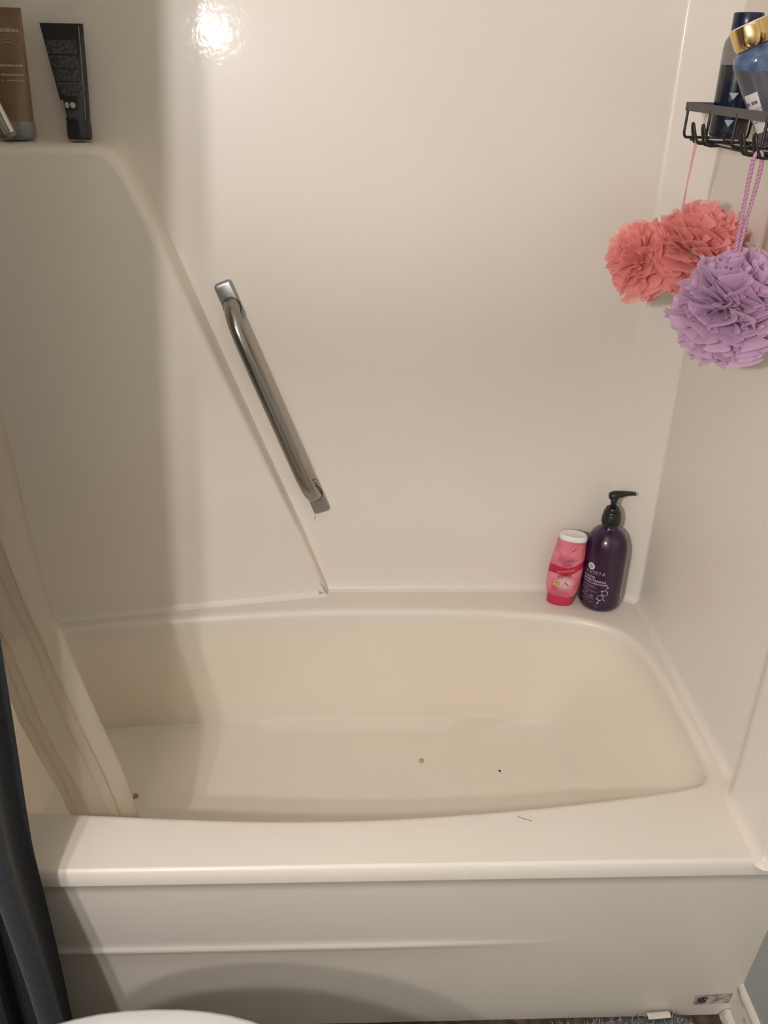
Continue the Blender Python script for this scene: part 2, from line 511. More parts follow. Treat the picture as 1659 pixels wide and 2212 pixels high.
def cyl(a0):
    def f(u, v, R=RB+.0003):
        a = math.radians(a0)+u/RB
        return (R*math.sin(a), -R*math.cos(a), v)
    return f
L0 = cyl(-52)
pc = []
pc.append(text2d('LUSETA', .0105, spacing=1.25))
pieces = [([(u+.0050, v+.0925) for u, v in pc[0][0]], pc[0][1])]
t = text2d('COLOR', .0072, bold=.0001, font_scale=1.1); pieces.append(([(u, v+.0815) for u, v in t[0]], t[1]))
t = text2d('BRIGHTENING', .0072, bold=.0001, font_scale=1.08); pieces.append(([(u, v+.0742) for u, v in t[0]], t[1]))
t = text2d('PURPLE CONDITIONER', .0052, bold=.0001, font_scale=1.02); pieces.append(([(u, v+.0680) for u, v in t[0]], t[1]))
wrap('lettering', pieces, L0, PRN, pump)
small = []
for k, (v, ln, h) in enumerate(((.0622, .030, .0014), (.0585, .034, .0014), (.0535, .014, .0014), (.0495, .036, .0014), (.0440, .015, .0018), (.0392, .028, .0018), (.0358, .031, .0018),
                                (.0315, .030, .0013), (.0280, .013, .0013), (.0240, .017, .0018))):
    small += scribble(-.0005, v, ln, h, k)
small += scribble(.0215, .0238, .030, .0013, 44)
wrap('small_print', small, L0, PRD, pump)
wrap('emblem', [disc2d(.0150, .1085, .0082, .0082, 28)], L0, SIL, pump)
em = [disc2d(.0150, .1085, .0046, .0046, 6), line2d((.010, .1045), (.0205, .1065), .0016), line2d((.0105, .1125), (.019, .1135), .0011)]
wrap('emblem_mark', em, lambda u, v: L0(u, v, RB+.0006), GRY, pump)
# molecule mark
def hexa(cx, cy, r): return [(cx+r*math.cos(PI/6+k*PI/3), cy+r*math.sin(PI/6+k*PI/3)) for k in range(6)]
mol = []
for cx, cy in ((.0435, .0385), (.0515, .0505)):
    hx = hexa(cx, cy, .0068)
    for k in range(6): mol.append(line2d(hx[k], hx[(k+1) % 6], .0009))
mol += [line2d((.0376, .035), (.0425, .031), .0016), line2d((.0494, .0419), (.0455, .0452), .0016), line2d((.0555, .055), (.0583, .0505), .0014), line2d((.0435, .0317), (.0400, .0262), .0008), line2d((.0494, .035), (.0545, .0315), .0014),
        line2d((.0515, .0573), (.0560, .0635), .0008), disc2d(.0395, .0250, .0020, .0020, 10), disc2d(.0565, .0645, .0020, .0020, 10), disc2d(.0450, .0555, .0016, .0016, 10), disc2d(.0370, .0355, .0014, .0014, 10)]
wrap('molecule_mark', mol, L0, PRN, pump)
stv = [(-.0195, .0985), (-.0120, .0850), (-.0105, .080), (-.0150, .058), (-.0185, .054), (-.022, .060), (-.023, .085)]
wrap('price_sticker', [(stv, [tuple(range(7))])], L0, WLAB, pump)

# ---------------------------------------------------------------- pink wash bottle, standing on its cap
pink = empty('wash_bottle', (-.1735, .7060, H+.0005), (math.radians(-1.5), math.radians(2.5), math.radians(-14)),
             label='pink intimate wash bottle upside down on its crimson cap', cat='bottle')
PNK = mat('rose_pink_plastic', (.74, .20, .24), .38)
N_, L_, b_ = nodes(PNK)
tc = N_.new('ShaderNodeTexCoord'); sp = N_.new('ShaderNodeSeparateXYZ'); L_.new(tc.outputs['Object'], sp.inputs[0])
def mth(op, a, b=None):
    n_ = N_.new('ShaderNodeMath'); n_.operation = op
    for i, q in enumerate((a, b)):
        if q is None: continue
        if isinstance(q, (int, float)): n_.inputs[i].default_value = q
        else: L_.new(q, n_.inputs[i])
    return n_.outputs[0]
X, Z = sp.outputs['X'], sp.outputs['Z']
# slanting crimson swoosh
wob = mth('MULTIPLY', mth('SINE', mth('MULTIPLY', mth('ADD', X, .012), 95)), -.0045)
zt = mth('SUBTRACT', mth('SUBTRACT', Z, mth('MULTIPLY', X, .28)), wob)
band = mth('MULTIPLY', mth('GREATER_THAN', zt, .0815), mth('LESS_THAN', zt, .1000))
dgl = mth('ADD', mth('MULTIPLY', X, 20), mth('MULTIPLY', Z, -9))
nz = N_.new('ShaderNodeTexNoise'); nz.inputs['Scale'].default_value = 26; L_.new(tc.outputs['Object'], nz.inputs['Vector'])
r1 = N_.new('ShaderNodeValToRGB'); r1.color_ramp.elements[0].color = (.60, .10, .165, 1); r1.color_ramp.elements[1].color = (.80, .26, .31, 1)
r1.color_ramp.elements[0].position = .38; r1.color_ramp.elements[1].position = .62
L_.new(nz.outputs['Fac'], r1.inputs['Fac'])
# pale glow behind the mark
dx = mth('MULTIPLY', mth('SUBTRACT', X, .002), 1.0); dz = mth('MULTIPLY', mth('SUBTRACT', Z, .058), 1.2)
rad = mth('SQRT', mth('ADD', mth('MULTIPLY', dx, dx), mth('MULTIPLY', dz, dz)))
mr = N_.new('ShaderNodeMapRange'); mr.inputs['From Min'].default_value = .024; mr.inputs['From Max'].default_value = .008; mr.inputs['To Max'].default_value = .75
L_.new(rad, mr.inputs['Value'])
mx0 = N_.new('ShaderNodeMix'); mx0.data_type = 'RGBA'; mx0.inputs['B'].default_value = (.80, .62, .58, 1)
L_.new(mr.outputs[0], mx0.inputs['Factor']); L_.new(r1.outputs['Color'], mx0.inputs['A'])
mx1 = N_.new('ShaderNodeMix'); mx1.data_type = 'RGBA'; mx1.inputs['B'].default_value = (.48, .018, .055, 1)
L_.new(band, mx1.inputs['Factor']); L_.new(mx0.outputs['Result'], mx1.inputs['A']); L_.new(mx1.outputs['Result'], b_.inputs['Base Color'])
CRIM = mat('crimson_plastic', (.56, .022, .075), .35)
# half width, half depth along height (local z), centre shift
SEC = [(.022, .0270, .0185, -.001), (.0235, .0300, .0200, -.001), (.030, .0325, .0215, -.001), (.042, .0350, .0225, -.001), (.056, .0362, .0230, 0), (.075, .0362, .0230, .0), (.095, .0352, .0225, .001),
       (.115, .0338, .0220, .002), (.135, .0318, .0212, .003), (.150, .0302, .0205, .0035), (.158, .0293, .0203, .004)]
def sec_at(z):
    t = [(a, (b, c, d)) for a, b, c, d in SEC]
    for (a, p), (b, q) in zip(t, t[1:]):
        if z <= b:
            k = max(0, (z-a)/(b-a)); return [p[i]+(q[i]-p[i])*k for i in range(3)]
    return t[-1][1]
def sring(w_, d_, z, sh, n=40, e=2.3):
    out = []
    for k in range(n):
        a = 2*PI*k/n; ca, sa = math.cos(a), math.sin(a)
        out.append((sh+w_*math.copysign(abs(ca)**(2/e), ca), d_*math.copysign(abs(sa)**(2/e), sa), z))
    return out
MB().grid([sring(b, c, a, d) for a, b, c, d in SEC], True, True).build('body', PNK, pink, angle=1.0)
MB().grid([sring(.0262, .0175, 0, -.0015), sring(.0278, .0188, .0015, -.0015), sring(.0282, .0192, .012, -.0012), sring(.0278, .0190, .0225, -.001)], True, True).build('cap', CRIM, pink, angle=1.0)
MB().grid([sring(.0296, .0206, .1575, .004), sring(.0300, .0210, .1600, .004), sring(.0292, .0204, .1650, .004), sring(.0268, .0184, .1680, .004), sring(.0228, .0152, .1685, .004), sring(.0200, .0130, .1672, .004), sring(.0100, .006, .1668, .004)], True, True).build('base', WHITEP, pink, angle=1.2)
def ell(u, v, e=2.3, lift=.0004):
    w_, d_, sh = sec_at(v)
    x = max(-.97, min(.97, u/w_))
    y = -d_*(1-abs(x)**e)**(1/e)
    return (sh+u, y-lift, v)
flip = lambda P, cx, cz: [([(cx-u, cz-v) for u, v in vs], fs) for vs, fs in P]
DK = mat('dark_plum_print', (.030, .010, .040), .5)
MID = mat('mauve_print', (.28, .10, .20), .5)
YEL = mat('yellow_badge', (.70, .58, .10), .5)
YINK = mat('badge_ink', (.16, .13, .02), .5)
sl = lambda P, k: [([(u, v+k*u) for u, v in vs], fs) for vs, fs in P]
vg = text2d('agisil', .0125, 'LEFT', .92); v0 = text2d('V', .0125, 'LEFT', 1)
tt = sl(flip([([(u+.0075, v) for u, v in vg[0]], vg[1]), v0], .0140, .0795), .28)
wrap('brand_lettering', tt, ell, DK, pink)
ob = text2d('ODOR BLOCK', .0056, 'LEFT', .95)
wrap('band_lettering', sl(flip([ob], .0165, .0905), .28), ell, mat('pale_pink_print', (.74, .42, .40), .5), pink)
mp = []
for k, (v, a, b, h) in enumerate(((.1010, -.008, .010, .0022), (.1040, -.002, .008, .002), (.1095, -.0105, .0130, .0022), (.1130, -.0105, .0165, .0022))): mp += scribble(a, v, b, h, k+70)
mp += [([(.000, .1350), (.0065, .1345), (.0100, .1385), (.0085, .1440), (.0068, .1385)], [(0, 1, 2, 3, 4)]), line2d((.002, .1375), (.014, .1395), .0008)]
wrap('mauve_print', sl(mp, .20), ell, MID, pink)
sw = []
arc = [(.0035-.0005, .0655), (.0042, .0615), (.0062, .0580), (.0095, .0553), (.0142, .0540)]
for i in range(4): sw.append(line2d(arc[i], arc[i+1], (.0009, .0018, .0019, .0011)[i]))
wrap('swoosh_mark', sw, ell, DK, pink)
wrap('swoosh_shadow', [line2d((.0025, .0625), (.0010, .0555), .0010), line2d((.0010, .0555), (-.0025, .0495), .0009)], ell, MID, pink)
bd = sl([rect2d(-.0205, .0555, -.0065, .0635, 4)], .25)
wrap('badge', bd, lambda u, v: ell(u, v, lift=.0006), YEL, pink)
wrap('badge_print', sl(scribble(-.0185, .0600, -.0075, .0022, 5)+scribble(-.0165, .0570, -.0085, .0020, 6), .25), lambda u, v: ell(u, v, lift=.0009), YINK, pink)

# ---------------------------------------------------------------- wire caddy
CX, CY, CZ = -.055, .40, 1.2955
cad = empty('shower_caddy', (CX, CY, CZ), label='black wire shower caddy with hooks on the surround side wall', cat='caddy')
def cl(x, y, z): return (x-CX, y-CY, z-CZ)
XA, XB, YA, YZ = -.110, -.0035, .205, .600
# flat rim band
def band_path(r):
    pts = [(XB, YZ), (XA, YZ), (XA, YA), (XB, YA)]
    out = corner(pts[0], pts[1], pts[2], r, 5)+corner(pts[1], pts[2], pts[3], r, 5)
    return [pts[0]]+out+[pts[3]]
bp = band_path(.008)
mb = MB()
inn = []
for i, (x, y) in enumerate(bp):
    cx_ = min(max(x, XA+.010), XB-.02); cy_ = min(max(y, YA+.010), YZ-.010)
    d = Vector((cx_-x, cy_-y)); d = d.normalized()*.0016 if d.length > 0 else d
    if i in (0, len(bp)-1): d = Vector((0, (.0016 if y < .4 else -.0016)))
    inn.append((x+d.x, y+d.y))
z0, z1 = 1.3345, 1.3465
rw = [[cl(x, y, z0) for x, y in bp], [cl(x, y, z1) for x, y in bp], [cl(x, y, z1) for x, y in inn], [cl(x, y, z0) for x, y in inn], [cl(x, y, z0) for x, y in bp]]
mb.grid(rw)
mb.build('rim', BLACKRIM, cad, False)
MB().box(cl(XB-.001, YA, z0), cl(XB+.003, YZ, z1)).build('wall_rail', BLACKM, cad, False)
RW = .0021
ZB = 1.2965
for y in (.585, .490, .392, .295, .220):
    p = smooth_path([cl(XA+.0015, y, z0+.006), cl(XA+.0010, y, 1.318), cl(XA+.0008, y, 1.303), cl(XA+.004, y, ZB+.0006), cl(XA+.011, y, ZB), cl(-.055, y, ZB), cl(XB-.010, y, ZB), cl(XB-.003, y, ZB+.005), cl(XB-.0015, y, 1.32), cl(XB-.001, y, z0+.004)], 4)
    MB().tube(p, RW, 8).build('wire', BLACKM, cad)
for x in (-.098, -.072, -.045, -.020):
    MB().tube([cl(x, .222, ZB-.0034), cl(x, .583, ZB-.0034)], RW*.8, 8).build('base_wire', BLACKM, cad)
for y in (.514, .472, .330, .290):
    g = .0062
    p = smooth_path([cl(-.098, y-g, ZB-.0030), cl(-.112, y-g, ZB-.0034), cl(-.1165, y-g*.95, ZB+.002), cl(-.1210, y-g*.75, 1.312), cl(-.1228, y-g*.35, 1.3195), cl(-.1230, y+g*.35, 1.3195), cl(-.1212, y+g*.75, 1.312), cl(-.1170, y+g*.95, ZB+.002), cl(-.112, y+g, ZB-.0034), cl(-.098, y+g, ZB-.0030)], 5)
    MB().tube(p, RW*.9, 8).build('hook', BLACKM, cad)

# bottles in the caddy
ZS = ZB+RW+.0002
NAVY = mat('navy_cap', (.010, .012, .045), .25)
def smoky(name, col, alpha, rough=.08):
    m = mat(name, col, rough); m.node_tree.nodes['Principled BSDF'].inputs['Alpha'].default_value = alpha
    return m
CLEAR = smoky('smoky_clear_plastic', (.16, .155, .14), .62)
DLIQ = mat('dark_navy_gel', (.014, .020, .034), .10)
N2, L2, b2 = nodes(DLIQ)
add_mottle(DLIQ, (.010, .016, .030), (.075, .055, .048), 22, .50, .72)  # brown patches paint a reflection into the gel colour
TRI = mat('pale_blue_print', (.28, .33, .40), .5)
bt = empty('shower_gel_bottle', (-.056, .545, ZS), label='dark navy shower gel bottle with navy cap in the wire caddy', cat='bottle')
R1 = .0278
MB().lathe([(.020, .0008), (.0245, 0), (.0272, .004), (R1, .010), (R1, .100)], 36).build('gel', DLIQ, bt, angle=1)
MB().lathe([(R1, .100), (R1, .122), (.0268, .131), (.0225, .1385), (.0175, .143), (.0165, .147)], 36, caps=False).build('body', CLEAR, bt, angle=1)
MB().lathe([(.0205, .1445), (.0212, .1455), (.0212, .1665), (.0204, .1680), (.0100, .1682)], 32).build('cap', NAVY, bt, angle=.7)
def cyl2(u, v, R=R1+.0004, a0=-24):
    a = math.radians(a0)+u/R1
    return (R*math.sin(a), -R*math.cos(a), v)
for tz in (.0635, .0265):
    sl_ = [[(-.0068+.0136*i/10, tz) for i in range(11)], [(-.0068+.0136*i/10, tz-.0098*(1-abs(i-5)/5)) for i in range(11)]]
    MB().grid([[cyl2(u, v) for u, v in r_] for r_ in sl_]).build('triangle_print', TRI, bt, False)

GOLD = mat('polished_gold_cap', (.80, .56, .26), .16, 1.0)
SILT = mat('pale_cap_top', (.62, .61, .64), .35)
LABW = mat('white_label', (.60, .57, .55), .5)
LABK = mat('label_ink', (.12, .11, .10), .6)
GEL2 = mat('blue_and_mauve_gel_bottle', (.05, .075, .16), .10)
add_mottle(GEL2, (.035, .048, .105), (.12, .17, .30), 45)
Ng, Lg, bg = nodes(GEL2)
blue_s = bg.inputs['Base Color'].links[0].from_socket
geo_n = Ng.new('ShaderNodeNewGeometry'); sep_n = Ng.new('ShaderNodeSeparateXYZ'); Lg.new(geo_n.outputs['Position'], sep_n.inputs[0])
gt = Ng.new('ShaderNodeMath'); gt.operation = 'GREATER_THAN'; gt.inputs[1].default_value = 1.392; Lg.new(sep_n.outputs['Z'], gt.inputs[0])
mg = Ng.new('ShaderNodeMix'); mg.data_type = 'RGBA'; mg.inputs['A'].default_value = (.085, .080, .092, 1)
Lg.new(gt.outputs[0], mg.inputs['Factor']); Lg.new(blue_s, mg.inputs['B']); Lg.new(mg.outputs['Result'], bg.inputs['Base Color'])
top = Vector((-.1135, .394, 1.444)); bot = Vector((-.0540, .370, ZS+.0085))
axis = (top-bot).normalized()
gb = empty('shower_gel_bottle', bot, label='tilted gold capped bottle of blue and mauve gel leaning in the caddy', cat='bottle')
gb.rotation_mode = 'QUATERNION'
cd = (Vector((-.64, -.90, 1.39))-bot); cd = (cd-axis*cd.dot(axis)).normalized()
yax = -cd; xax = yax.cross(axis); gb.scale = (.94, .94, .92)
gb.rotation_quaternion = Matrix((xax, yax, axis)).transposed().to_quaternion()
def oval(prof, n=36, k=.86, cap=True, mb=None):
    mb = mb or MB()
    return mb.grid([[(r*math.cos(2*PI*i/n), r*k*math.sin(2*PI*i/n), z) for i in range(n)] for r, z in prof], True, cap)
GP = [(.016, .0008), (.021, 0), (.0240, .003), (.0255, .010), (.0285, .05), (.0320, .095), (.0335, .115), (.0330, .123), (.0300, .130), (.0230, .1355), (.0170, .138), (.0150, .140)]
oval(GP).build('body', GEL2, gb, angle=1)
MB().lathe([(.0150, .1355), (.0240, .1365), (.0262, .141), (.0268, .152), (.0268, .1635), (.0262, .1665)], 40).build('cap', GOLD, gb, angle=.8)
MB().lathe([(.0263, .1662), (.0256, .1680), (.010, .1682)], 40).build('cap_top', SILT, gb, angle=.8)
def lab(u, v, lift=.0006):
    R = interp([(z, r) for r, z in GP[3:8]], v)+lift
    a = math.radians(-42)+u/.030
    return (R*math.sin(a), -R*.86*math.cos(a), v)
mb = MB(); mb.grid([[lab(-.0115+.023*i/8, .022+.056*j/8) for i in range(9)] for j in range(9)]); mb.build('label', LABW, gb)
tx = text2d('WHITE', .0072, 'LEFT', 1.0)
lw = [([(u-.0095, v+.0520) for u, v in tx[0]], tx[1])]
lw += scribble(-.0095, .0625, .0080, .0050, 12)+scribble(-.0080, .0365, .0085, .0018, 13)
wrap('label_print', lw, lambda u, v: lab(u, v, .0011), LABK, gb)

DUSK = mat('dusky_pink_cap', (.42, .32, .29), .4)
BURG = mat('burgundy_gel', (.060, .022, .022), .12)
b3 = empty('shower_gel_bottle', (-.034, .242, ZS), label='burgundy gel bottle with dusky pink cap at the near end of the caddy', cat='bottle')
oval([(.018, .0008), (.024, 0), (.0270, .004), (.0280, .012), (.0280, .120), (.0255, .133), (.0180, .141), (.0150, .146)]).build('body', BURG, b3, angle=1)
MB().lathe([(.0205, .143), (.0215, .145), (.0215, .160), (.0200, .1665), (.0150, .170), (.006, .171)], 32).build('cap', DUSK, b3)

# ---------------------------------------------------------------- bath poufs
def netting(name, col, tr=.22):
    m = bpy.data.materials.new(name); m.use_nodes = True
    N, L = m.node_tree.nodes, m.node_tree.links
    b = N['Principled BSDF']; out = N['Material Output']
    b.inputs['Base Color'].default_value = (*col, 1); b.inputs['Roughness'].default_value = .6
    b.inputs['Sheen Weight'].default_value = .3
    t = N.new('ShaderNodeBsdfTranslucent'); t.inputs['Color'].default_value = (*col, 1)
    m1 = N.new('ShaderNodeMixShader'); m1.inputs[0].default_value = .38
    L.new(b.outputs[0], m1.inputs[1]); L.new(t.outputs[0], m1.inputs[2])
    tp = N.new('ShaderNodeBsdfTransparent')
    m2 = N.new('ShaderNodeMixShader'); m2.inputs[0].default_value = tr
    L.new(m1.outputs[0], m2.inputs[1]); L.new(tp.outputs[0], m2.inputs[2])
    L.new(m2.outputs[0], out.inputs['Surface'])
    return m
def pouf(mb, c, R, axis, seed, layers=30, sq=(1, 1, 1), xmax=None):
    rnd = random.Random(seed)
    ax_ = Vector(axis).normalized(); e1 = ax_.orthogonal().normalized(); e2 = ax_.cross(e1)
    c = Vector(c); NT, NRr = 210, 7
    for l in range(layers):
        el0 = math.radians(-78+156*(l+.5)/layers)+rnd.uniform(-.05, .05)
        k = rnd.choice((3, 4, 5)); k2 = rnd.choice((6, 7, 9, 11))
        p1, p2, so_ = rnd.uniform(0, 6.28), rnd.uniform(0, 6.28), rnd.uniform(0, 50)
        Rl = rnd.uniform(.84, 1.06)
        rows = []
        for j in range(NRr+1):
            f = .25+.75*j/NRr; row = []
            for i in range(NT):
                th = 2*PI*i/NT
                cx_, sy_ = math.cos(th), math.sin(th)
                n1 = noise.noise(Vector((cx_*1.6, sy_*1.6, so_)))
                amp = f**2
                g = .55+1.1*max(0, .5+noise.noise(Vector((cx_*2.6, sy_*2.6, so_+9))))
                w2 = k2*th+p2+1.3*n1
                el = el0+amp*(.125*g*math.sin(w2)+.06*math.sin(k*th+p1)+.26*n1)
                tw = amp*g*(1.05/k2)*math.sin(2*w2+.6)
                r = R*f*Rl*(1+.16*n1+.035*math.sin(w2+1))
                d = math.cos(el)*(math.cos(th+tw)*e1+math.sin(th+tw)*e2)+math.sin(el)*ax_
                p = c+Vector((d.x*sq[0], d.y*sq[1], d.z*sq[2]))*r
                if xmax is not None and p.x > xmax: p.x = xmax-(p.x-xmax)*.1
                row.append(tuple(p))
            rows.append(row)
        mb.grid(rows, True)
def rope(mb, path, r, pitch, n=2, rs=.0014):
    P = smooth_path(path, 40); L_acc = 0
    for s in range(n):
        pts = []; L_acc = 0
        for i, p in enumerate(P):
            if i: L_acc += (P[i]-P[i-1]).length
            t = ((P[min(i+1, len(P)-1)]-P[max(i-1, 0)])).normalized()
            a = t.orthogonal().normalized(); b = t.cross(a)
            ph = 2*PI*L_acc/pitch+2*PI*s/n
            pts.append(p+r*(math.cos(ph)*a+math.sin(ph)*b))
        mb.tube(pts, rs, 6)
CORAL = netting('coral_netting', (1.0, .47, .44), .26)
LILAC = netting('lilac_netting', (.74, .50, .69), .18)
pk = Vector((-.092, .528, 1.13))
pl = empty('bath_pouf', pk, label='coral pink mesh bath pouf hanging on a thin cord', cat='bath pouf')
mb = MB()
pouf(mb, (.010, 0, .000), .080, (.38, -.12, .9), 3, 28, (1, 1, .92), xmax=.088)
pouf(mb, (-.068, .010, -.018), .062, (-.75, -.2, .6), 5, 16, (1, .9, 1.05))
mb.build('ruffles', CORAL, pl)
CORDP = mat('pink_cord', (.78, .36, .38), .5)
mb = MB()
hk = Vector((-.1225, .514, 1.3185))
pth = [Vector((-.112, .528, 1.185)), Vector((-.1145, .525, 1.235)), Vector((-.1195, .5185, 1.290)), Vector((-.1225, .5120, 1.2975)), Vector((-.1255, .5125, 1.290)), Vector((-.1165, .522, 1.235)), Vector((-.113, .5275, 1.185))]
pth = [Vector((-.112, .528, 1.180)), Vector((-.1125, .526, 1.235)), Vector((-.1135, .5195, 1.291)), Vector((-.1145, .5150, 1.2985)), Vector((-.1150, .5085, 1.291)), Vector((-.1145, .521, 1.230)), Vector((-.1135, .5278, 1.180))]
mb.tube([p-pk for p in smooth_path(pth, 8)], .0011, 8)
mb.build('cord', CORDP, pl)

pu = Vector((-.097, .322, 1.090))
pv = empty('bath_pouf', pu, label='lilac purple mesh bath pouf hanging on a twisted cord', cat='bath pouf')
mb = MB(); pouf(mb, (0, 0, 0), .079, (.05, -.16, .98), 11, 30, (1.0, 1, 1), xmax=.092)
mb.build('ruffles', LILAC, pv)
CORDL = mat('lilac_cord', (.50, .25, .38), .45)
mb = MB()
rope(mb, [(p-pu) for p in (Vector((-.1065, .316, 1.140)), Vector((-.1115, .308, 1.20)), Vector((-.1175, .2945, 1.270)), Vector((-.1180, .2915, 1.293)))], .0014, .0110, 2, .0017)
rope(mb, [(p-pu) for p in (Vector((-.1030, .316, 1.140)), Vector((-.1050, .308, 1.20)), Vector((-.1075, .2905, 1.270)), Vector((-.1085, .2885, 1.293)))], .0014, .0110, 2, .0017)
mb.tube([p-pu for p in smooth_path([Vector((-.1180, .2915, 1.291)), Vector((-.1160, .2905, 1.2990)), Vector((-.1105, .2890, 1.2990)), Vector((-.1085, .2885, 1.291))], 5)], .0026, 8)
mb.build('cord', CORDL, pv)

# ---------------------------------------------------------------- tubes on the ledge
ZL = 1.2655
BT = mat('black_tube_plastic', (.016, .016, .018), .35)
BTB = mat('black_tube_print_block', (.030, .030, .033), .6); add_mottle(BTB, (.030, .030, .033), (.075, .075, .080), 230, .4, .6)
ICON = mat('pale_icon_print', (.50, .47, .40), .5)
def squeeze(name, loc, rot, label, capw, capd, caph, wtop, height, m_body, m_cap, shift=0):
    e = empty(name, loc, rot, label, 'tube')
    rws = []
    for k in range(13):
        t = k/12; z = caph+(height-caph)*t
        w_ = capw*.98+(wtop-capw*.98)*t**.9; d_ = capd*.98*(1-t**1.15)+.0012
        rws.append(sring(w_, d_, z, shift*t, 40, 2.0+.8*t))
    MB().grid(rws, True, True).build('body', m_body, e, angle=.9)
    MB().grid([sring(capw*.90, capd*.9, 0, 0), sring(capw*.98, capd*.98, .002, 0), sring(capw*1.02, capd*1.02, .006, 0), sring(capw*1.02, capd*1.02, caph-.001, 0), sring(capw*.97, capd*.97, caph+.0005, 0)], True, True).build('cap', m_cap, e, angle=.9)
    def surf(u, v, lift=.0005):
        t = (v-caph)/(height-caph)
        w_ = capw*.98+(wtop-capw*.98)*t**.9; d_ = capd*.98*(1-t**1.15)+.0012; ee = 2.0+.8*t
        x = max(-.985, min(.985, u))
        return (shift*t+x*w_, -d_*(1-abs(x)**ee)**(1/ee)-lift, v)
    return e, surf
bl, sf = squeeze('squeeze_tube', (-1.0865, .7150, ZL), (math.radians(-5), 0, math.radians(-2)), 'black squeeze tube with grey small print standing on the ledge', .0195, .0165, .026, .0350, .172, BT, BT, -.012)
def patch(name, u0, u1, v0, v1, m, par, sfn, nu=8, nv=6, lift=.0005):
    mb = MB(); mb.grid([[sfn(u0+(u1-u0)*i/nu, v0+(v1-v0)*j/nv, lift) for i in range(nu+1)] for j in range(nv+1)])
    return mb.build(name, m, par)
for k, (a, b) in enumerate(((.1275, .148), (.107, .1255), (.088, .105), (.066, .086))): patch('print_block', -.94, .62+.03*k, a, b, BTB, bl, sf)
patch('print_block', -.55, .35, .031, .044, BTB, bl, sf)
for cu in (-.42, .02): wrap('icon', [disc2d(0, 0, .0040, .0048, 14)], (lambda cu: lambda u, v: sf(cu+u/.021, .052+v, .0010))(cu), ICON, bl)
patch('barcode_label', -.98, -.66, .033, .060, ICON, bl, sf, 4, 3, .0009)
edge = MB(); edge.tube([sf(.80, .030+.138*i/14, .0006) for i in range(15)], .0006, 5); edge.build('edge_line', mat('pale_edge', (.30, .30, .29), .4), bl)  # thin pale line along the side edge of the tube

BRN = mat('tan_brown_tube', (.20, .125, .065), .42); add_mottle(BRN, (.17, .105, .05), (.23, .15, .085), 14)
GCAP = mat('grey_translucent_cap', (.20, .20, .195), .2)
CREAM = mat('cream_print', (.42, .34, .25), .5)
br, sf2 = squeeze('squeeze_tube', (-1.1890, .7130, ZL), (math.radians(-4), 0, math.radians(4)), 'tan brown squeeze tube with cream curved lines on the ledge', .0300, .0180, .026, .0300, .192, BRN, GCAP, .002)
for r_, ww in ((.030, .0012), (.0345, .0008)):
    mb = MB(); mb.tube([sf2(.15+(r_*math.sin(a))/.031, .112+r_*math.cos(a), .0005) for a in [-.7+i*1.5/16 for i in range(17)]], ww*.5, 5); mb.build('curved_line', CREAM, br)
for k, (a, b) in enumerate(((.157, .163), (.107, .111), (.094, .097), (.086, .088))): wrap('lettering_row', scribble(-.3, a, .82, (b-a)/1.0, 60+k) if False else [([(u/.030, v) for u, v in vs], fs) for vs, fs in scribble(-.010, a, .0245, b-a, 60+k)], lambda u, v: sf2(u, v, .0006), CREAM, br)
SILV = mat('silver_foil_tube', (.58, .56, .53), .25, .85)
sv = empty('foil_tube', (-1.1850, .6845, ZL), (0, math.radians(-24), 0), 'slim silver tube leaning in front of the tan tube', 'tube')
rws = [sring(.0098+.003*t, .0085*(1-t**1.3)+.001, .012+.105*t, 0, 28) for t in [i/10 for i in range(11)]]
MB().grid(rws, True, True).build('body', SILV, sv, angle=.9)
MB().lathe([(.0080, .0048), (.0098, .0050), (.0100, .008), (.0096, .0128), (.006, .0132)], 28).build('cap', GCAP, sv, angle=.7)

# ---------------------------------------------------------------- curtain rod, curtain, liner
rod = MB().tube([(XL, -.025, 1.985), (XR, -.025, 1.985)], .0125, 20).build('curtain_rod', CHROME)
tag(rod, 'straight chrome shower curtain rod above the tub front', 'curtain rod')
FAB = mat('charcoal_curtain_fabric', (.016, .019, .025), .95, 0, Sheen_Weight=.12); add_mottle(FAB, (.006, .008, .011), (.015, .017, .022), 180); add_bump(FAB, 420, .5, .001)
NZ_, NU_ = 70, 220
rows = []
for j in range(NZ_+1):
    z = 1.985-(1.985+.03)*j/NZ_
    xe = -1.056+.050*max(0, z-.45)
    low = 1-sstep(.15, .62, z)
    row = []
    for i in range(NU_+1):
        u = i/NU_
        ph = 2*PI*(5.95*u)+.30*math.sin(2.2*z)*(1-u)
        x = XL+.012+(xe-XL-.012)*u+.010*math.sin(ph*2+.5)
        cr = max(0, -math.cos(ph))
        y = -.080+.040*math.cos(ph+.25*math.sin(3*z)*(1-u))*(.8+.2*math.sin(7*u))
        if u > .80:
            x += (.040*low)*math.exp(-((u-.924)/.045)**2)
            y -= .020*low*math.exp(-((u-.924)/.05)**2)
        top_ = sstep(1.80, 1.985, z)
        y = y*(1-top_)+(-.025+(y+.08)*.3)*top_
        row.append((x+.006*noise.noise(Vector((u*6, z*2.3, 1.0))), min(y, -.030 if top_ < .5 else y)+.004*noise.noise(Vector((u*9, z*4, 9))), z))
    rows.append(row)
cur = MB().grid(rows).build('shower_curtain', FAB)
tag(cur, 'dark charcoal fabric shower curtain bunched outside the tub', 'curtain')
VIN = bpy.data.materials.new('milky_vinyl'); VIN.use_nodes = True
N, L = VIN.node_tree.nodes, VIN.node_tree.links
b = N['Principled BSDF']; b.inputs['Base Color'].default_value = (.68, .60, .48, 1); b.inputs['Roughness'].default_value = .32
t = N.new('ShaderNodeBsdfTranslucent'); t.inputs['Color'].default_value = (.68, .60, .48, 1)
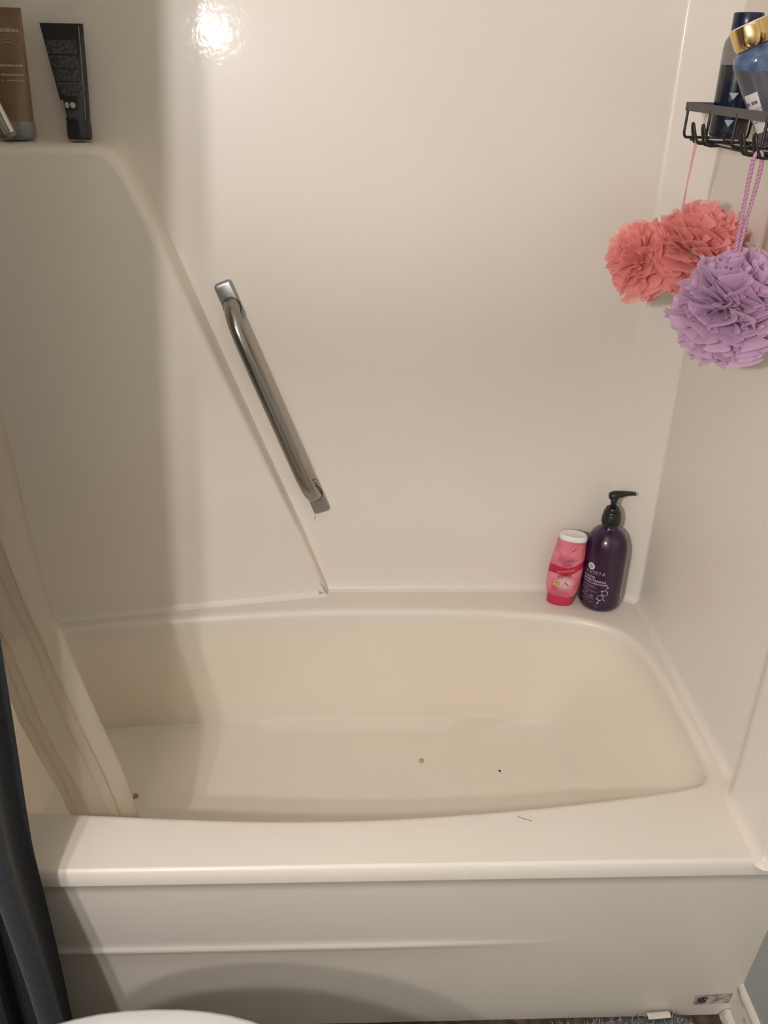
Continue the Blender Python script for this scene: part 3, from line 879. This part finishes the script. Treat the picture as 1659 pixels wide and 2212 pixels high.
m1 = N.new('ShaderNodeMixShader'); m1.inputs[0].default_value = .45
L.new(b.outputs[0], m1.inputs[1]); L.new(t.outputs[0], m1.inputs[2])
tp = N.new('ShaderNodeBsdfTransparent'); tp.inputs[0].default_value = (.95, .9, .82, 1)
m2 = N.new('ShaderNodeMixShader'); m2.inputs[0].default_value = .30
L.new(m1.outputs[0], m2.inputs[1]); L.new(tp.outputs[0], m2.inputs[2]); L.new(m2.outputs[0], N['Material Output'].inputs['Surface'])
XRT = [(1.985, -.965), (1.50, -.995), (1.30, -1.010), (1.06, -1.034), (.88, -1.037), (.745, -1.034), (.59, -1.012), (.414, -.980), (.338, -.972), (.10, -.965)]
XLT = [(1.985, -1.375), (1.3, -1.27), (.95, -1.19), (.671, -1.130), (.524, -1.118), (.435, -1.100), (.36, -1.082), (.10, -1.06)]
YT = [(1.985, -.018), (1.3, .030), (1.06, .055), (.9, .078), (.74, .098), (.6, .112), (.42, .128), (.335, .134), (.10, .20)]
rows = []
for j in range(81):
    z = 1.985-(1.985-.13)*j/80
    xr_, xl_, yy = interp(XRT, z), interp(XLT, z), interp(YT, z)
    amp = .008+.012*sstep(.3, 1.5, z)
    row = []
    for i in range(161):
        u = i/160
        ph = 2*PI*2.3*u
        tri = math.asin(.97*math.sin(ph+.4))/1.4
        x = xl_+(xr_-xl_)*u+.004*math.sin(2*ph)
        y = yy+amp*tri+.002*noise.noise(Vector((u*7, z*5, 3)))
        top_ = sstep(1.85, 1.985, z); y = y*(1-top_)+(-.018+.3*amp*tri)*top_
        row.append((x, y, z))
    rows.append(row)
lin = MB().grid(rows).build('curtain_liner', VIN)
tag(lin, 'milky translucent vinyl curtain liner hanging inside the tub', 'curtain liner')

# ---------------------------------------------------------------- toilet
TX, TY = -.867, -.4215
tl = empty('toilet', (TX, TY, FZ), label='white toilet with closed lid beside the tub apron', cat='toilet')
def oring(a, b_, z, cx=0, n=56, front=1.0):
    out = []
    for k in range(n):
        t_ = 2*PI*k/n; c_, s_ = math.cos(t_), math.sin(t_)
        ra = a*(1.0 if c_ < 0 else front)
        out.append((cx+ra*math.copysign(abs(c_)**.93, c_), b_*math.copysign(abs(s_)**.93, s_), z))
    return out
mb = MB(); mb.grid([oring(.17, .105, 0, -.02), oring(.165, .10, .03, -.02), oring(.15, .09, .12, -.02), oring(.19, .125, .24, -.01), oring(.235, .170, .34, 0), oring(.245, .178, .375, 0), oring(.245, .178, .388, 0), oring(.20, .14, .389, 0)], True, True)
mb.box((-.34, -.10, .0), (-.12, .10, .375))
mb.build('bowl', PORC, tl, angle=.9)
MB().grid([oring(.246, .182, .389, 0), oring(.250, .184, .394, 0), oring(.250, .184, .402, 0), oring(.246, .181, .4055, 0)], True, True).build('seat', PORC, tl, angle=.9)
MB().grid([oring(.247, .182, .407, 0), oring(.2525, .1865, .410, 0), oring(.2540, .1875, .416, 0), oring(.2525, .1865, .4215, 0), oring(.246, .181, .4245, 0), oring(.20, .145, .4275, 0), oring(.10, .07, .4295, 0)], True, True).build('lid', PORC, tl, angle=.9)
mb = MB(); mb.box((-.515, -.215, .38), (-.325, .215, .735)); mb.build('tank', PORC, tl, True, .9, bevel=.02)
mb = MB(); mb.box((-.525, -.225, .735), (-.312, .225, .770)); mb.build('tank_lid', PORC, tl, True, .9, bevel=.010)
mb = MB(); mb.tube([(-.325, .16, .68), (-.305, .16, .68)], .010, 16); mb.tube([(-.306, .165, .68), (-.304, .09, .672)], .006, 12); mb.build('flush_handle', CHROME, tl)
for s in (-1, 1):
    MB().tube([(-.245, s*.075-.022, .411), (-.245, s*.075+.022, .411)], .012, 14).build('hinge', PORC, tl)

tl.scale = (1, 1, 1.136)

# ---------------------------------------------------------------- bath mat
RUGM = mat('grey_mat_binding', (.13, .14, .135), .9); add_mottle(RUGM, (.10, .105, .10), (.17, .18, .17), 90)
PILE = mat('grey_shag_pile', (.22, .225, .23), .9)
N, L, b = nodes(PILE)
oi = N.new('ShaderNodeTexCoord'); nz = N.new('ShaderNodeTexNoise'); nz.inputs['Scale'].default_value = 150; L.new(oi.outputs['Object'], nz.inputs['Vector'])
rp = N.new('ShaderNodeValToRGB'); rp.color_ramp.elements[0].position = .38; rp.color_ramp.elements[1].position = .62
rp.color_ramp.elements[0].color = (.06, .06, .07, 1); rp.color_ramp.elements[1].color = (.44, .45, .45, 1)
L.new(nz.outputs['Fac'], rp.inputs['Fac']); L.new(rp.outputs['Color'], b.inputs['Base Color'])
RW_, RH_ = .56, .40
rg = empty('bath_mat', (-.290, -.171, FZ), (0, 0, math.radians(3.6)), label='shaggy grey bath mat on the floor against the apron', cat='bath mat')
def rrect(hw, hh, r, z, n=8):
    out = []
    for cxs, cys, a0 in ((1, 1, 0), (-1, 1, PI/2), (-1, -1, PI), (1, -1, 3*PI/2)):
        for k in range(n+1):
            a = a0+k*PI/2/n; out.append(((hw-r)*cxs+r*math.cos(a), (hh-r)*cys+r*math.sin(a), z))
    return out
MB().grid([rrect(RW_/2-.004, RH_/2-.004, .05, .0005), rrect(RW_/2, RH_/2, .053, .006), rrect(RW_/2-.001, RH_/2-.001, .053, .012), rrect(RW_/2-.006, RH_/2-.006, .05, .016), rrect(RW_/2-.020, RH_/2-.020, .045, .0165)], True, True).build('backing', RUGM, rg, angle=1.2)
mb = MB(); rnd = random.Random(21)
for k in range(15000):
    x = rnd.uniform(-RW_/2+.010, RW_/2-.010); y = rnd.uniform(-RH_/2+.010, RH_/2-.006)
    if (abs(x) > RW_/2-.045 and abs(y) > RH_/2-.045):
        if math.hypot(abs(x)-(RW_/2-.050), abs(y)-(RH_/2-.050)) > .036: continue
    h = rnd.uniform(.010, .020); a = rnd.uniform(0, 6.28); l = rnd.uniform(.002, .010); wd = .0009
    dx, dy = math.cos(a), math.sin(a)
    mb.add([(x-dy*wd, y+dx*wd, .014), (x+dy*wd, y-dx*wd, .014), (x+dx*l*.5+dy*wd*.8, y+dy*l*.5-dx*wd*.8, .014+h*.7), (x+dx*l*.5-dy*wd*.8, y+dy*l*.5+dx*wd*.8, .014+h*.7), (x+dx*l, y+dy*l, .014+h)], [(0, 1, 2, 3), (3, 2, 4)])
pile = mb.build('pile', PILE, rg, False); tag(pile, kind='stuff')
TAG = mat('white_fabric_tag', (.66, .60, .54), .7)
mb = MB(); mb.grid([[(.180+.040*i/4, RH_/2-.004+dy, z) for i in range(5)] for dy, z in ((-.012, .030), (-.006, .0325), (0, .031), (.0035, .024), (.0035, .014))])
mb.build('care_tag', TAG, rg)

# ---------------------------------------------------------------- baseboard along the painted wall
bbl = -1.9
mb = MB()
prof = [(XR, FZ), (XR-.0055, FZ), (XR-.0055, -.014), (XR-.0045, -.0115)]
mb.grid([[(x, .047+(bbl if e else 0), z) for x, z in prof] for e in (0, 1)])
bb = mb.build('baseboard_right', TRIM, None, True, .5); tag(bb, 'chipped white baseboard along the sage grey wall', 'baseboard', kind='structure')
mb = MB(); pr = [(XR-.0045, -.0115), (XR-.0075, -.009), (XR-.0080, -.002), (XR-.0050, .0060), (XR, .0085)]
mb.grid([[(x, .047+(bbl if e else 0), z) for x, z in pr] for e in (0, 1)]); mb.build('cap_molding', TRIM, bb, True)
mb = MB(); pr = [(XR-.0055, FZ+.018)]+[(XR-.0055-.015*math.sin(a), FZ+.018*math.cos(a)) for a in [PI/2*i/8 for i in range(1, 9)]]
mb.grid([[(x, .047+(bbl if e else 0), z) for x, z in pr] for e in (0, 1)]); mb.build('shoe_molding', TRIM, bb, True)

# ---------------------------------------------------------------- crumbs and marks in the tub
def crumb(name, loc, pts, th, m, label, cat, rot=0):
    e = MB(); n = len(pts)
    vs = [(x, y, 0) for x, y in pts]+[(x*.8, y*.8, th) for x, y in pts]
    e.add(vs, [tuple(reversed(range(n))), tuple(range(n, 2*n))]+[(i, (i+1) % n, n+(i+1) % n, n+i) for i in range(n)])
    o = e.build(name, m, None, False); o.location = loc; o.rotation_euler = (0, 0, rot)
    return tag(o, label, cat)
DIRT = mat('dark_crumb', (.02, .015, .012), .6)
FLK = mat('amber_flake', (.40, .26, .06), .4)
TAN = mat('tan_smear', (.50, .37, .22), .5)
el = lambda a, b, n=8: [(a*math.cos(2*PI*k/n), b*math.sin(2*PI*k/n)) for k in range(n)]
crumb('crumb', (-.318, .483, .0722), el(.0032, .0018), .0018, DIRT, 'tiny black crumb on the bathtub floor', 'crumb', -.7)
crumb('flake', (-1.062, .425, .0722), [(-.005, -.007), (.006, -.004), (.006, .005), (-.004, .008)], .0012, FLK, 'small amber flake on the tub floor beside the liner', 'flake')
crumb('smear', (-.480, .518, .0716), el(.006, .007, 7), .0006, TAN, 'faint tan smear on the bathtub floor', 'smear')
HAIR = MB().tube([(x, y, H+.0006) for x, y in ((-.372, .094), (-.366, .089), (-.360, .088), (-.352, .083))], .00035, 5).build('hair', DIRT)
tag(HAIR, 'short dark hair lying on the front rim', 'hair')

# ---------------------------------------------------------------- vanity light on the left wall
vl = empty('vanity_light', (XL, -1.175, 1.51), label='chrome vanity light bar with two frosted round bulbs', cat='lamp')
mb = MB(); mb.box((0, -.22, -.09), (.03, .22, .09)); mb.build('backplate', CHROME, vl, True, .9, bevel=.008)
for (bx, by, bz) in BULBS:
    ly, lz = by+1.175, bz-1.51
    MB().tube([(.03, ly, lz), (bx-XL-BULB_R*.9, ly, lz)], .016, 16).build('socket', CHROME, vl)
BM = bpy.data.materials.new('frosted_bulb_glow'); BM.use_nodes = True
N, L = BM.node_tree.nodes, BM.node_tree.links
em_ = N.new('ShaderNodeEmission'); em_.inputs[0].default_value = (*BULB_COLOR, 1); em_.inputs[1].default_value = BULB_POWER
L.new(em_.outputs[0], N['Material Output'].inputs['Surface'])
for (bx, by, bz) in BULBS:
    prf = [(BULB_R*math.sin(PI*k/14), -BULB_R*math.cos(PI*k/14)) for k in range(15)]
    prf[0] = (.0005, prf[0][1]); prf[-1] = (.0005, prf[-1][1])
    bo = MB().lathe(prf, 24).build('bulb', BM, vl)
    bo.location = (bx-XL, by+1.175, bz-1.51)
